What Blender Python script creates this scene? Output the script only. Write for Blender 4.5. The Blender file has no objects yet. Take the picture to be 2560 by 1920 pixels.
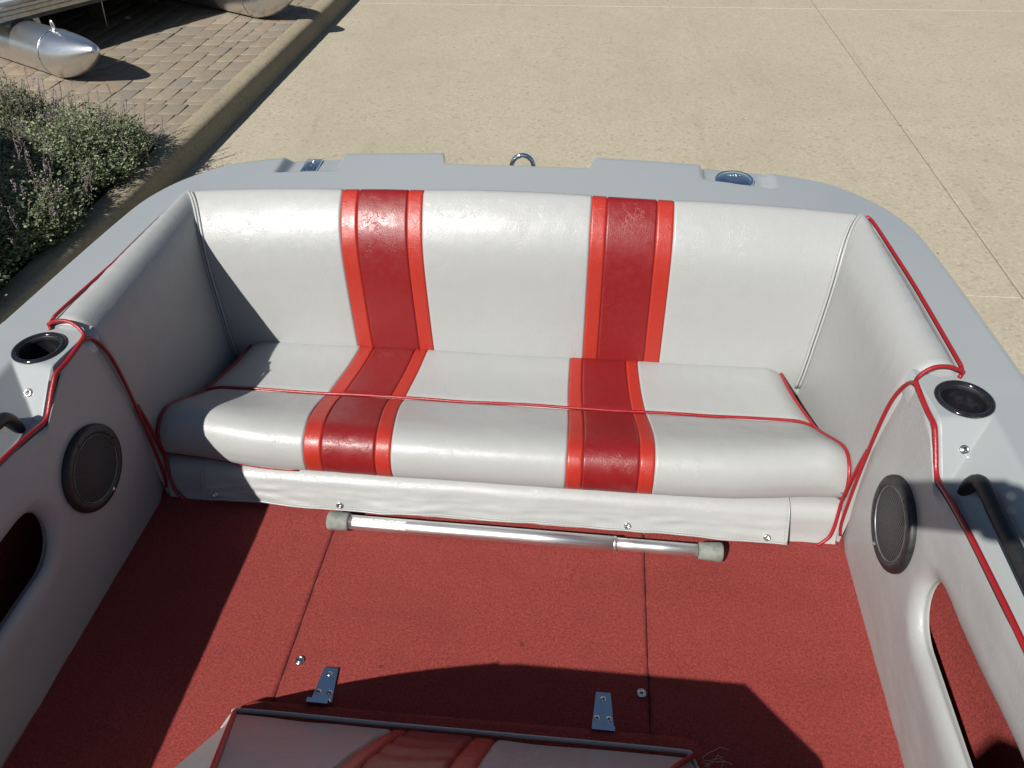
import bpy, bmesh, math, random
import numpy as np
from mathutils import Vector, noise as mnoise
random.seed(7); rng = np.random.default_rng(7)
SC = bpy.context.scene
COL = SC.collection
R = math.radians

# ------------------------------------------------------------------ camera, sky, sun, exposure
CAM_POS = Vector((0.17493, 0.97025, 1.26515))
YAW, PITCH, ROLL = R(6.7286), R(40.3732), R(-1.1371)
_f = Vector((-math.sin(YAW)*math.cos(PITCH), math.cos(YAW)*math.cos(PITCH), -math.sin(PITCH)))
_r0 = Vector((math.cos(YAW), math.sin(YAW), 0)); _u0 = _r0.cross(_f)
CR = math.cos(ROLL)*_r0 + math.sin(ROLL)*_u0
CU = -math.sin(ROLL)*_r0 + math.cos(ROLL)*_u0
CF = _f
cam = bpy.data.cameras.new('Camera'); camo = bpy.data.objects.new('Camera', cam); COL.objects.link(camo)
cam.sensor_width = 36.0; cam.lens = 36.0*1920/2560; cam.clip_start = 0.02; cam.clip_end = 3000
from mathutils import Matrix
camo.matrix_world = Matrix(((CR.x, CU.x, -CF.x, CAM_POS.x), (CR.y, CU.y, -CF.y, CAM_POS.y), (CR.z, CU.z, -CF.z, CAM_POS.z), (0, 0, 0, 1)))
SC.camera = camo
SUN_TO = Vector((-0.58, -0.95, 1.0)).normalized()          # towards the sun
w = bpy.data.worlds.new('World'); SC.world = w; w.use_nodes = True
nt = w.node_tree; bg = nt.nodes['Background']
sky = nt.nodes.new('ShaderNodeTexSky'); sky.sky_type = 'NISHITA'; sky.sun_disc = False
sky.sun_elevation = math.asin(SUN_TO.z); sky.sun_rotation = math.atan2(SUN_TO.x, SUN_TO.y)
sky.air_density = 1.0; sky.dust_density = 0.6; sky.ozone_density = 1.0; sky.altitude = 100
nt.links.new(sky.outputs[0], bg.inputs[0]); bg.inputs[1].default_value = 0.05
sun = bpy.data.lights.new('Sun', 'SUN'); suno = bpy.data.objects.new('Sun', sun); COL.objects.link(suno)
sun.energy = 5.0; sun.angle = R(0.53); sun.color = (1.0, 0.965, 0.91)
suno.rotation_euler = SUN_TO.to_track_quat('Z', 'Y').to_euler(); suno.location = (-6, -9, 10)
SC.view_settings.view_transform = 'Standard'; SC.view_settings.look = 'None'
SC.view_settings.exposure = 0.5; SC.view_settings.gamma = 1.0; SC.view_settings.use_curve_mapping = False

G = -0.85        # concrete level (boat floor is z = 0)
GP = -0.70       # paving level behind the kerb

# ------------------------------------------------------------------ materials
MATS = {}
class NB:
    def __init__(s, name):
        s.m = bpy.data.materials.new(name); s.m.use_nodes = True; s.t = s.m.node_tree
        s.b = s.t.nodes['Principled BSDF']; MATS[name] = s.m
        s.co = s.n('ShaderNodeTexCoord').outputs['Object']
    def n(s, k, **kw):
        x = s.t.nodes.new(k)
        for a, v in kw.items(): setattr(x, a, v)
        return x
    def put(s, sock, v):
        if isinstance(v, bpy.types.NodeSocket): s.t.links.new(v, sock)
        elif v is not None: sock.default_value = v
    def noise(s, scale, detail=3, rough=.55, dist=0., co=None):
        x = s.n('ShaderNodeTexNoise'); s.put(x.inputs['Vector'], co or s.co)
        x.inputs['Scale'].default_value = scale; x.inputs['Detail'].default_value = detail
        x.inputs['Roughness'].default_value = rough; x.inputs['Distortion'].default_value = dist
        return x.outputs['Fac']
    def vor(s, scale, feature='F1', co=None, out='Distance', rnd=1.):
        x = s.n('ShaderNodeTexVoronoi', feature=feature); s.put(x.inputs['Vector'], co or s.co)
        x.inputs['Scale'].default_value = scale; x.inputs['Randomness'].default_value = rnd
        return x.outputs[out]
    def mapping(s, scale=(1, 1, 1), rot=(0, 0, 0)):
        x = s.n('ShaderNodeMapping'); s.put(x.inputs[0], s.co); x.inputs['Scale'].default_value = scale; x.inputs['Rotation'].default_value = rot
        return x.outputs[0]
    def math(s, op, a, b=None, c=None):
        x = s.n('ShaderNodeMath', operation=op); s.put(x.inputs[0], a)
        if b is not None: s.put(x.inputs[1], b)
        if c is not None: s.put(x.inputs[2], c)
        return x.outputs[0]
    def ramp(s, v, stops):
        x = s.n('ShaderNodeValToRGB'); s.put(x.inputs[0], v); e = x.color_ramp.elements
        while len(e) < len(stops): e.new(0.5)
        for i, (p, c) in enumerate(stops):
            e[i].position = p; e[i].color = c if len(c) == 4 else (*c, 1)
        return x.outputs[0]
    def mr(s, v, a, b, c, d):
        x = s.n('ShaderNodeMapRange'); s.put(x.inputs[0], v)
        for i, q in enumerate((a, b, c, d)): x.inputs[i+1].default_value = q
        return x.outputs[0]
    def mix(s, f, a, b, mode='MIX'):
        x = s.n('ShaderNodeMix', data_type='RGBA', blend_type=mode); s.put(x.inputs[0], f)
        s.put(x.inputs[6], a if isinstance(a, bpy.types.NodeSocket) else (*a, 1)); s.put(x.inputs[7], b if isinstance(b, bpy.types.NodeSocket) else (*b, 1))
        return x.outputs[2]
    def bump(s, h, strength, dist, prev=None):
        x = s.n('ShaderNodeBump'); s.put(x.inputs['Height'], h); x.inputs['Strength'].default_value = strength; x.inputs['Distance'].default_value = dist
        if prev is not None: s.put(x.inputs['Normal'], prev)
        return x.outputs[0]
    def fin(s, color=None, rough=None, metal=None, normal=None, **kw):
        b = s.b
        if color is not None: s.put(b.inputs['Base Color'], color if isinstance(color, bpy.types.NodeSocket) else (*color, 1))
        if rough is not None: s.put(b.inputs['Roughness'], rough)
        if metal is not None: b.inputs['Metallic'].default_value = metal
        if normal is not None: s.put(b.inputs['Normal'], normal)
        for k, v in kw.items(): s.put(b.inputs[k.replace('_', ' ')], v)
        return s.m

def vinyl(name, col, rough=.42, soil=.06):
    k = NB(name)
    big = k.noise(9, 3); dirt = k.noise(31, 4)
    c = k.mix(k.mr(dirt, .45, .75, 0, soil), col, tuple(x*.62 for x in col))
    c = k.mix(k.mr(big, .3, .7, 0, .06), c, tuple(min(1, x*1.06) for x in col))
    spots = k.vor(17); c = k.mix(k.mr(spots, .018, .03, .35, 0), c, tuple(x*.4 for x in col))
    # fine grain, then short creases in patches
    grain = k.noise(900, 2); g2 = k.vor(560)
    warp = k.noise(38, 5, .62, .9); cre = k.math('ABSOLUTE', k.math('SUBTRACT', warp, .5)); cre = k.mr(cre, 0, .022, 0, 1)
    w2 = k.noise(95, 3, .6, .6, k.mapping((1, .45, .45), (.3, .2, .5))); cr2 = k.mr(k.math('ABSOLUTE', k.math('SUBTRACT', w2, .5)), 0, .05, 0, 1)
    patch = k.mr(k.noise(11, 2), .42, .62, 0, 1)
    inv = k.math('MULTIPLY', k.math('SUBTRACT', 1, cre), patch); inv2 = k.math('SUBTRACT', 1, cr2)
    n1 = k.bump(k.math('ADD', k.math('MULTIPLY', grain, .6), g2), .24, .0005)
    n2 = k.bump(k.math('MULTIPLY', inv, -1), .28, .0009, n1)
    n3 = k.bump(k.math('MULTIPLY', inv2, -1), .13, .0006, n2)
    r = k.mr(k.noise(60, 3), .3, .7, rough-.06, rough+.08)
    return k.fin(c, r, normal=n3, Specular_IOR_Level=.5)
vinyl('vinyl_white', (.306, .311, .303), .38, .02); vinyl('vinyl_orange', (.31, .021, .012), .37, .04); vinyl('vinyl_red', (.172, .0075, .0085), .37, .04)
vinyl('vinyl_piping', (.235, .009, .012), .36, .06)

k = NB('carpet_red')
f1 = k.noise(240, 5, .9); f2 = k.noise(150, 3, .6); f3 = k.noise(5, 5, .62, .3); f4 = k.noise(1300, 1)
c = k.mix(k.mr(f1, .33, .68, 0, 1), (.130, .0150, .0130), (.57, .100, .083))
c = k.mix(k.mr(f2, .35, .7, 0, .35), c, (.21, .030, .027))
c = k.mix(k.mr(f3, .40, .72, 0, .25), c, (.34, .058, .047))
c = k.mix(k.mr(k.noise(3.1, 4, .6, .5, k.mapping((1, 2.4, 1), (0, 0, .5))), .5, .72, 0, .28), c, (.20, .030, .027))
c = k.mix(k.mr(k.noise(70, 4, .75), .64, .76, 0, .3), c, (.12, .022, .020))
fl = k.vor(34); c = k.mix(k.mr(fl, .014, .022, .55, 0), c, (.62, .42, .36))
fl = k.vor(9); c = k.mix(k.mr(fl, .03, .05, .55, 0), c, (.10, .02, .02))
sx_ = k.n('ShaderNodeSeparateXYZ'); k.put(sx_.inputs[0], k.co)     # grime trodden in along the panel joints
dj = k.math('ABSOLUTE', k.math('SUBTRACT', k.math('ABSOLUTE', sx_.outputs[0]), .3214)); gr = k.math('MULTIPLY', k.mr(dj, .0, .010, .55, 0), k.mr(k.noise(40, 3), .35, .6, .2, 1))
c = k.mix(gr, c, (.09, .018, .017))
nn = k.bump(k.math('ADD', f1, f4), 1., .003); nn = k.bump(f2, .3, .002, nn)
k.fin(c, 1., normal=nn, Sheen_Weight=.04, Sheen_Roughness=.6, Specular_IOR_Level=.08)

k = NB('gelcoat'); pe = k.noise(300, 2)
c = k.mix(k.mr(k.noise(4, 4), .35, .7, 0, .5), (.282, .300, .300), (.270, .287, .288))
c = k.mix(k.mr(k.noise(60, 5, .7), .6, .8, 0, .10), c, (.29, .30, .29))
k.fin(c, k.mr(k.noise(25, 4), .3, .7, .14, .26), normal=k.bump(pe, .02, .0004), Coat_Weight=.8, Coat_Roughness=.04)
k = NB('hull_paint'); k.fin(k.mix(k.mr(k.noise(3, 3), .4, .6, 0, 1), (.55, .56, .56), (.5, .51, .52)), .2)
k = NB('rub_rail'); k.fin(k.mix(k.mr(k.noise(40, 3), .4, .6, 0, 1), (.03, .03, .032), (.045, .045, .05)), .5)
k = NB('black_plastic'); k.fin(k.mix(k.mr(k.noise(90, 4), .4, .7, 0, 1), (.010, .010, .011), (.018, .018, .019)), k.mr(k.noise(50), .3, .7, .42, .58), normal=k.bump(k.noise(700, 2), .15, .0004))
k = NB('gloss_black'); k.fin(k.mix(k.mr(k.noise(60, 4), .5, .75, 0, 1), (.010, .010, .013), (.022, .022, .026)), .12)
k = NB('speaker_mesh')
d = k.vor(185, rnd=.06, co=k.mapping((1, 1, 1))); hole = k.mr(d, .30, .42, 0, 1)
k.fin(k.mix(hole, (.004, .004, .004), (.050, .050, .053)), .6, normal=k.bump(hole, .7, .001), Specular_IOR_Level=.3)
k = NB('speaker_trim'); k.fin(k.mix(k.mr(k.noise(80), .4, .6, 0, 1), (.16, .16, .16), (.22, .22, .22)), .45, metal=.6)
k = NB('chrome'); k.fin(k.mix(k.mr(k.noise(70, 3), .5, .8, 0, .3), (.78, .79, .80), (.6, .6, .6)), k.mr(k.noise(120, 3), .4, .7, .05, .14), metal=1.)
k = NB('steel'); k.fin(k.mix(k.mr(k.noise(150, 3), .4, .7, 0, 1), (.62, .62, .61), (.48, .48, .47)), .24, metal=1.)
k = NB('screw_slot'); k.fin(k.mix(k.mr(k.noise(90), .4, .6, 0, 1), (.02, .02, .02), (.04, .04, .04)), .6)
k = NB('tube_aluminium'); st = k.noise(260, 3, .6, 0, k.mapping((.02, 1, 1)))
k.fin(k.mix(k.mr(st, .3, .7, 0, 1), (.68, .68, .67), (.80, .80, .79)), k.mr(st, .3, .7, .36, .5), metal=1., normal=k.bump(st, .06, .0005))
k = NB('rubber_grey'); k.fin(k.mix(k.mr(k.noise(70, 4), .35, .7, 0, 1), (.13, .14, .122), (.20, .21, .187)), .7, normal=k.bump(k.noise(300), .2, .0006))
k = NB('sticker'); ln = k.math('SINE', k.math('MULTIPLY', k.n('ShaderNodeSeparateXYZ').outputs[0], 1.0))
k.fin(k.mix(k.mr(k.noise(520, 2, .5, 0, k.mapping((.35, 1, 1))), .52, .6, 0, .7), (.62, .62, .61), (.2, .2, .22)), .4)
k = NB('brushed_aluminium'); st = k.noise(120, 4, .6, 0, k.mapping((1, 1, .12))); sc = k.noise(9, 3, .6, .5)
k.fin(k.mix(k.mr(sc, .4, .75, 0, .4), (.74, .74, .73), (.64, .64, .63)), k.mr(st, .3, .7, .28, .36), metal=1., normal=k.bump(k.noise(3, 2), .02, .01))
k = NB('fascia_aluminium'); k.fin(k.mix(k.mr(k.noise(30, 3), .4, .7, 0, 1), (.40, .38, .35), (.50, .48, .45)), .35, metal=.9)
k = NB('marine_carpet'); f1 = k.noise(160, 3, .7); k.fin(k.mix(k.mr(f1, .3, .7, 0, 1), (.21, .215, .22), (.36, .365, .37)), .95, normal=k.bump(f1, .6, .004))
k = NB('dark_metal'); k.fin(k.mix(k.mr(k.noise(20), .4, .6, 0, 1), (.05, .05, .05), (.09, .09, .09)), .5, metal=.5)
k = NB('tyre'); k.fin(k.mix(k.mr(k.noise(30), .4, .6, 0, 1), (.015, .015, .015), (.03, .03, .03)), .8)
k = NB('boat_cover'); k.fin(k.mix(k.mr(k.noise(4, 4), .4, .6, 0, 1), (.11, .12, .14), (.15, .16, .18)), .8, normal=k.bump(k.noise(200), .2, .002))

def concrete(name, a, b, dark, scale=1.):
    k = NB(name)
    fine = k.noise(52*scale, 5, .8); agg = k.vor(48*scale, out='Color'); ag = k.n('ShaderNodeSeparateColor'); k.put(ag.inputs[0], agg)
    big = k.noise(.9, 6, .62, .4); mid = k.noise(5, 5, .65)
    c = k.mix(k.mr(fine, .32, .68, 0, 1), a, b)
    c = k.mix(k.mr(ag.outputs[0], .86, 1., 0, .40), c, tuple(x*.55 for x in a))
    c = k.mix(k.mr(ag.outputs[1], .86, 1., 0, .16), c, tuple(min(1, x*1.35) for x in b))
    c = k.mix(k.mr(big, .42, .72, 0, .40), c, dark)
    c = k.mix(k.mr(mid, .5, .8, 0, .25), c, dark)
    pit = k.vor(3.1); c = k.mix(k.mr(pit, .016, .026, .8, 0), c, (.07, .06, .045))
    pit2 = k.vor(7.3); c = k.mix(k.mr(pit2, .020, .03, .5, 0), c, (.10, .085, .06))
    strk = k.noise(2.2, 4, .6, .2, k.mapping((2.2, .35, 1), (0, 0, .35))); c = k.mix(k.mr(strk, .58, .74, 0, .22), c, tuple(x*.6 for x in a))
    nn = k.bump(fine, .35, .004); nn = k.bump(mid, .2, .01, nn)
    return k.fin(c, .9, normal=nn, Specular_IOR_Level=.25)
concrete('concrete', (.285, .250, .182), (.405, .360, .270), (.265, .233, .171))
concrete('kerb_concrete', (.185, .157, .106), (.315, .27, .187), (.14, .12, .08), 1.2)
k = NB('paver')
oi = k.n('ShaderNodeObjectInfo').outputs['Random']; fine = k.noise(80, 5, .75); mid = k.noise(12, 4, .6)
c = k.ramp(oi, [(0, (0.172, 0.148, 0.119)), (.18, (0.206, 0.159, 0.112)), (.36, (0.176, 0.144, 0.122)), (.55, (0.215, 0.179, 0.129)), (.75, (0.159, 0.143, 0.126)), (.9, (0.225, 0.191, 0.139)), (1, (0.185, 0.153, 0.116))])
c = k.mix(k.mr(fine, .35, .7, 0, .55), c, (.30, .25, .18), 'MIX'); c = k.mix(k.mr(mid, .45, .75, 0, .4), c, (.14, .12, .095))
k.fin(c, .92, normal=k.bump(fine, .4, .004), Specular_IOR_Level=.2)
k = NB('joint_sand'); k.fin(k.mix(k.mr(k.noise(60, 4), .35, .7, 0, 1), (.018, .015, .012), (.05, .04, .03)), 1.)
k = NB('soil'); k.fin(k.mix(k.mr(k.noise(40, 5, .7), .35, .7, 0, 1), (.025, .018, .012), (.08, .058, .038)), 1., normal=k.bump(k.noise(50, 4), .8, .02))
def leafmat(name, a, b):
    k = NB(name); rnd = k.n('ShaderNodeAttribute'); rnd.attribute_name = 'tone'
    c = k.mix(rnd.outputs['Fac'], a, b)
    return k.fin(c, .6, Specular_IOR_Level=.3, Subsurface_Weight=0.)
leafmat('leaf_green', (.07, .095, .045), (.25, .285, .165)); leafmat('flower_purple', (.13, .085, .12), (.27, .21, .25))
k = NB('stem'); k.fin(k.mix(k.mr(k.noise(50), .4, .6, 0, 1), (.07, .055, .035), (.11, .10, .06)), .8)
k = NB('dry_leaf'); k.fin(k.mix(k.mr(k.noise(60), .4, .6, 0, 1), (.42, .38, .30), (.52, .48, .40)), .8)
k = NB('skin'); k.fin(k.mix(k.mr(k.noise(60), .4, .6, 0, 1), (.50, .30, .22), (.55, .34, .25)), .5)
k = NB('cloth_navy'); k.fin(k.mix(k.mr(k.noise(200), .4, .6, 0, 1), (.03, .035, .06), (.05, .055, .09)), .9)
k = NB('hair'); k.fin(k.mix(k.mr(k.noise(200), .4, .6, 0, 1), (.03, .02, .012), (.06, .04, .025)), .6)
k = NB('wood'); k.fin(k.mix(k.mr(k.noise(20), .4, .6, 0, 1), (.2, .13, .07), (.26, .17, .09)), .8)

# ------------------------------------------------------------------ helpers
def link(name, me, mat=None, parent=None, smooth=True, kind=None):
    o = bpy.data.objects.new(name, me); COL.objects.link(o)
    if mat: me.materials.clear(); me.materials.append(MATS[mat])
    if smooth: me.shade_smooth()
    if parent: o.parent = parent; o.matrix_parent_inverse = Matrix.Translation(-wloc(parent))
    if kind: o['kind'] = kind
    return o
def wloc(p):
    if p.type != 'EMPTY': return Vector((0, 0, 0))                  # part meshes carry world coordinates
    v = Vector((0, 0, 0))
    while p is not None: v += p.location; p = p.parent
    return v
def raw(name, vs, fs, mat, parent=None, smooth=True, kind=None):
    me = bpy.data.meshes.new(name); me.from_pydata([tuple(v) for v in vs], [], fs); me.validate(); me.update()
    bm = bmesh.new(); bm.from_mesh(me); bmesh.ops.recalc_face_normals(bm, faces=bm.faces); bm.to_mesh(me); bm.free()
    return link(name, me, mat, parent, smooth, kind)
def empty(name, loc, label, cat, group=None):
    o = bpy.data.objects.new(name, None); COL.objects.link(o); o.location = loc; o.empty_display_size = .1
    o['label'] = label; o['category'] = cat
    if group: o['group'] = group
    return o
def tag(o, label, cat, group=None):
    o['label'] = label; o['category'] = cat
    if group: o['group'] = group
    return o
def cr(pts, n):
    """Catmull-Rom through pts (any dimension), n samples per span"""
    P = np.array(pts, float); P = np.vstack([2*P[0]-P[1], P, 2*P[-1]-P[-2]]); out = []
    for i in range(1, len(P)-2):
        for j in range(n):
            t = j/n; a, b, c, d = P[i-1:i+3]
            out.append(.5*((2*b)+(-a+c)*t+(2*a-5*b+4*c-d)*t*t+(-a+3*b-3*c+d)*t**3))
    out.append(P[-2]); return np.array(out)
def lin(pts, t):
    """linear interpolation of a table [(key, values...)]"""
    A = np.array(pts, float); return np.array([np.interp(t, A[:, 0], A[:, i]) for i in range(1, A.shape[1])])
def ss(a, b, x):
    t = np.clip((x-a)/(b-a), 0, 1); return t*t*(3-2*t)
def gridfaces(nu, nv, closeu=False, closev=False, off=0):
    fs = []
    for i in range(nu-(0 if closeu else 1)):
        for j in range(nv-(0 if closev else 1)):
            a, b = i, (i+1) % nu; c, d = j, (j+1) % nv
            fs.append((off+a*nv+c, off+b*nv+c, off+b*nv+d, off+a*nv+d))
    return fs
def grid(name, P, mat, parent=None, closeu=False, closev=False, kind=None):
    P = np.asarray(P); nu, nv = P.shape[:2]
    return raw(name, P.reshape(-1, 3), gridfaces(nu, nv, closeu, closev), mat, parent, True, kind)
def tube_geo(path, r, n=8, cap=True):
    path = np.asarray(path, float); m = len(path); rs = np.broadcast_to(np.asarray(r, float), (m,))
    T = np.gradient(path, axis=0); T /= np.linalg.norm(T, axis=1)[:, None]+1e-12
    up = np.array([0, 0, 1.]) if abs(T[0][2]) < .9 else np.array([1., 0, 0]); vs = []
    N = np.cross(T[0], up); N /= np.linalg.norm(N)
    for i in range(m):
        N = N-T[i]*(N@T[i]); N /= np.linalg.norm(N)+1e-12; B = np.cross(T[i], N)
        for k_ in range(n):
            a = 2*math.pi*k_/n; vs.append(path[i]+rs[i]*(math.cos(a)*N+math.sin(a)*B))
    fs = gridfaces(m, n, closev=True)
    if cap: fs += [tuple(range(n)), tuple(range((m-1)*n, m*n))]
    return vs, fs
def tube(name, path, r, mat, parent=None, n=8, spans=0):
    if spans: path = cr(path, spans)
    vs, fs = tube_geo(path, r, n); return raw(name, vs, fs, mat, parent)
def lathe_geo(prof, c, ax=(0, 0, 1), n=32):
    """prof: (radius, height) list; c centre; ax axis"""
    ax = Vector(ax).normalized(); e = ax.orthogonal().normalized(); g = ax.cross(e); c = Vector(c)
    vs = [c+ax*h+(e*math.cos(2*math.pi*i/n)+g*math.sin(2*math.pi*i/n))*r for r, h in prof for i in range(n)]
    return vs, gridfaces(len(prof), n, closev=True)
def lathe(name, prof, c, ax, mat, parent=None, n=32):
    vs, fs = lathe_geo(prof, c, ax, n); return raw(name, vs, fs, mat, parent)
def boxgeo(lo, hi):
    x0, y0, z0 = lo; x1, y1, z1 = hi
    return [(x0, y0, z0), (x1, y0, z0), (x1, y1, z0), (x0, y1, z0), (x0, y0, z1), (x1, y0, z1), (x1, y1, z1), (x0, y1, z1)], [(0, 3, 2, 1), (4, 5, 6, 7), (0, 1, 5, 4), (1, 2, 6, 5), (2, 3, 7, 6), (3, 0, 4, 7)]
def box(name, lo, hi, mat, parent=None, bevel=0., seg=2):
    vs, fs = boxgeo(lo, hi); o = raw(name, vs, fs, mat, parent, smooth=False)
    if bevel:
        bm = bmesh.new(); bm.from_mesh(o.data); bmesh.ops.bevel(bm, geom=list(bm.edges), offset=bevel, segments=seg, profile=.5, affect='EDGES'); bm.to_mesh(o.data); bm.free()
        if seg > 1: o.data.shade_smooth()
    return o
class Acc:
    def __init__(s): s.v = []; s.f = []
    def add(s, g): o = len(s.v); s.v += [tuple(q) for q in g[0]]; s.f += [tuple(i+o for i in f) for f in g[1]]; return s
    def build(s, name, mat, parent=None, smooth=True, kind=None): return raw(name, s.v, s.f, mat, parent, smooth, kind)
def nz(x, y, z, s): return mnoise.noise(Vector((x*s, y*s, z*s)))
def edge_samples(a, b, n, fine=(.0, .0015, .003, .005, .008, .012, .018)):
    L = b-a; f = [q for q in fine if q < L*.45]
    return np.concatenate([a+np.array(f), np.linspace(a+.022, b-.022, n) if L > .06 else np.array([(a+b)/2]), b-np.array(f[::-1])])
def screw(parent, c, ax, r=.006, washer=True, cross=True):
    a = Acc(); prof = [(.0001, r*.45), (r*.55, r*.42), (r*.62, r*.30), (r*.66, r*.42), (r*.85, r*.45), (r*1.0, r*.22), (r*1.02, -.001)] if washer else [(.0001, r*.35), (r*.6, r*.32), (r, r*.05), (r, -.001)]
    a.add(lathe_geo(prof, c, ax, 18)); o = a.build('screw', 'steel', parent)
    if cross:
        axv = Vector(ax).normalized(); e = axv.orthogonal().normalized(); g = axv.cross(e); b = Acc(); h = r*.47 if washer else r*.36
        for u, v in ((e, g), (g, e)):
            q = Vector(c)+axv*h; l, wd = r*.42, r*.11
            b.v += [tuple(q+u*l+v*wd), tuple(q-u*l+v*wd), tuple(q-u*l-v*wd), tuple(q+u*l-v*wd)]; m = len(b.v); b.f.append((m-4, m-3, m-2, m-1)); h += .00002
        return o, b
    return o, None

# ------------------------------------------------------------------ ground, pavement, kerb, paving
g_ = raw('ground', [(-400, -400, G-.09), (400, -400, G-.09), (400, 400, G-.09), (-400, 400, G-.09)], [(0, 1, 2, 3)], 'joint_sand', None, False, 'structure')
far = Acc()
ys = (-10.75, -5.74, -.73, 4.285, 9.335, 14.35); xs = (-2.40, 2.268, 6.93, 11.6)
for (a, b, c, d) in ((-400, -400, 400, ys[0]), (-400, ys[-1], 400, 400), (xs[-1], ys[0], 400, ys[-1])):
    far.v += [(a, b, G-.006), (c, b, G-.006), (c, d, G-.006), (a, d, G-.006)]; m = len(far.v); far.f.append((m-4, m-3, m-2, m-1))
pav = far.build('concrete_pavement', 'concrete', None, False, 'structure')
for i in range(3):
    for j in range(5):
        gp = .0045
        o = box('concrete_slab', (xs[i]+(gp if i else .0), ys[j]+gp, G-.085), (xs[i+1]-gp, ys[j+1]-gp, G+(.002 if (i, j) == (0, 2) else 0)), 'concrete', pav, .003, 1)
# kerb with worn rounded edge, in cast lengths
kerb = empty('kerb', (-2.48, 6, G), '', ''); del kerb['label'], kerb['category']; kerb['kind'] = 'structure'
ky = [-12, -9, -6, -3, 0, 3.05, 9.4, 12.4, 15.4]
for a, b in zip(ky[:-1], ky[1:]):
    n = max(2, int((b-a)/.05)); P = []
    for y in np.linspace(a+.002, b-.002, n):
        q = .004*nz(1, y, 2, 3)+.003*nz(4, y, 1, 11); q2 = .004*nz(7, y, 2, 9)
        P.append([(-2.562, y, G-.02), (-2.562, y, GP+.002), (-2.555, y, GP+.009), (-2.50, y, GP+.010), (-2.455+q, y, GP+.009), (-2.432+q, y, GP+.002+q2), (-2.416+q, y, GP-.016+q2), (-2.410+q*.6, y, GP-.045), (-2.402+.5*q, y, G+.03), (-2.395, y, G-.02)])
    grid('kerb_stone', P, 'kerb_concrete', kerb)
raw('planting_bed', [(-9, -8, GP-.03), (-2.56, -8, GP-.03), (-2.56, 5.42, GP-.03), (-9, 5.42, GP-.03)], [(0, 1, 2, 3)], 'soil', None, False, 'structure')
paving = raw('brick_paving', [(-14, 5.39, GP-.022), (-2.56, 5.39, GP-.022), (-2.56, 20, GP-.022), (-14, 20, GP-.022)], [(0, 1, 2, 3)], 'joint_sand', None, False, 'structure')
PME = {}
def paver_mesh(w_, l_, var):
    key = (round(w_, 3), round(l_, 3), var)
    if key in PME: return PME[key]
    vs, fs = boxgeo((-w_/2, -l_/2, -.05), (w_/2, l_/2, 0)); me = bpy.data.meshes.new('paver'); me.from_pydata(vs, [], fs)
    bm = bmesh.new(); bm.from_mesh(me); rr = random.Random(var)
    for v in bm.verts: v.co.x += rr.uniform(-.0025, .0025); v.co.y += rr.uniform(-.003, .003)
    bmesh.ops.bevel(bm, geom=[e for e in bm.edges if all(v.co.z > -.01 for v in e.verts)], offset=.0055, segments=2, profile=.6, affect='EDGES')
    bmesh.ops.recalc_face_normals(bm, faces=bm.faces); bm.to_mesh(me); bm.free(); me.materials.append(MATS['paver']); me.shade_smooth(); PME[key] = me; return me
cands = []
y = 5.40
for rowd, wd in ((.165, .105), (.165, .105), (.165, .105), (.185, .105)):                      # soldier rows along the bed
    x = -2.566
    while x > -6.2:
        ww = random.choice((.105, .12, .155, .155)); cands.append((x-ww/2, y+rowd/2, ww, rowd)); x -= ww
    y += rowd
x = -2.566
while x > -7.0:                                                     # courses running away from the bed
    ww = random.choice((.135, .16, .16, .205)); yy = y - 0.0
    first = True
    while yy < 10.2:
        ll = random.choice((.16, .205, .205, .25)) if not first else random.choice((.07, .105, .16, .21)); first = False
        cands.append((x-ww/2, yy+ll/2, ww, ll)); yy += ll
    x -= ww
def inview(x, y, z):
    d = Vector((x, y, z))-CAM_POS; zz = d.dot(CF); u = d.dot(CR)/zz*.75; v = d.dot(CU)/zz*.75*4/3
    return abs(u) < .52 and abs(v) < .52
near = sorted([c for c in cands if inview(c[0], c[1], GP)], key=lambda c: (c[0]-CAM_POS.x)**2+(c[1]-CAM_POS.y)**2)
keep = set(near[:300]); rest = Acc()
for c in cands:
    j = .003; h = random.uniform(-.003, .003)
    if c in keep:
        o = bpy.data.objects.new('paver', paver_mesh(c[2]-2*j, c[3]-2*j, random.randrange(4))); COL.objects.link(o); o.parent = paving
        o.location = (c[0], c[1], GP+h); o.rotation_euler = (random.uniform(-.008, .008), random.uniform(-.008, .008), random.uniform(-.012, .012))
    else:
        rest.add(boxgeo((c[0]-c[2]/2+j, c[1]-c[3]/2+j, GP-.05), (c[0]+c[2]/2-j, c[1]+c[3]/2-j, GP+h)))
o = rest.build('paver_field', 'paver', paving, False, 'stuff')
raw('paving_beyond', [(-14, 10.15, GP-.004), (-2.566, 10.15, GP-.004), (-2.566, 20, GP-.004), (-14, 20, GP-.004)], [(0, 1, 2, 3)], 'paver', paving, False)

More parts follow.
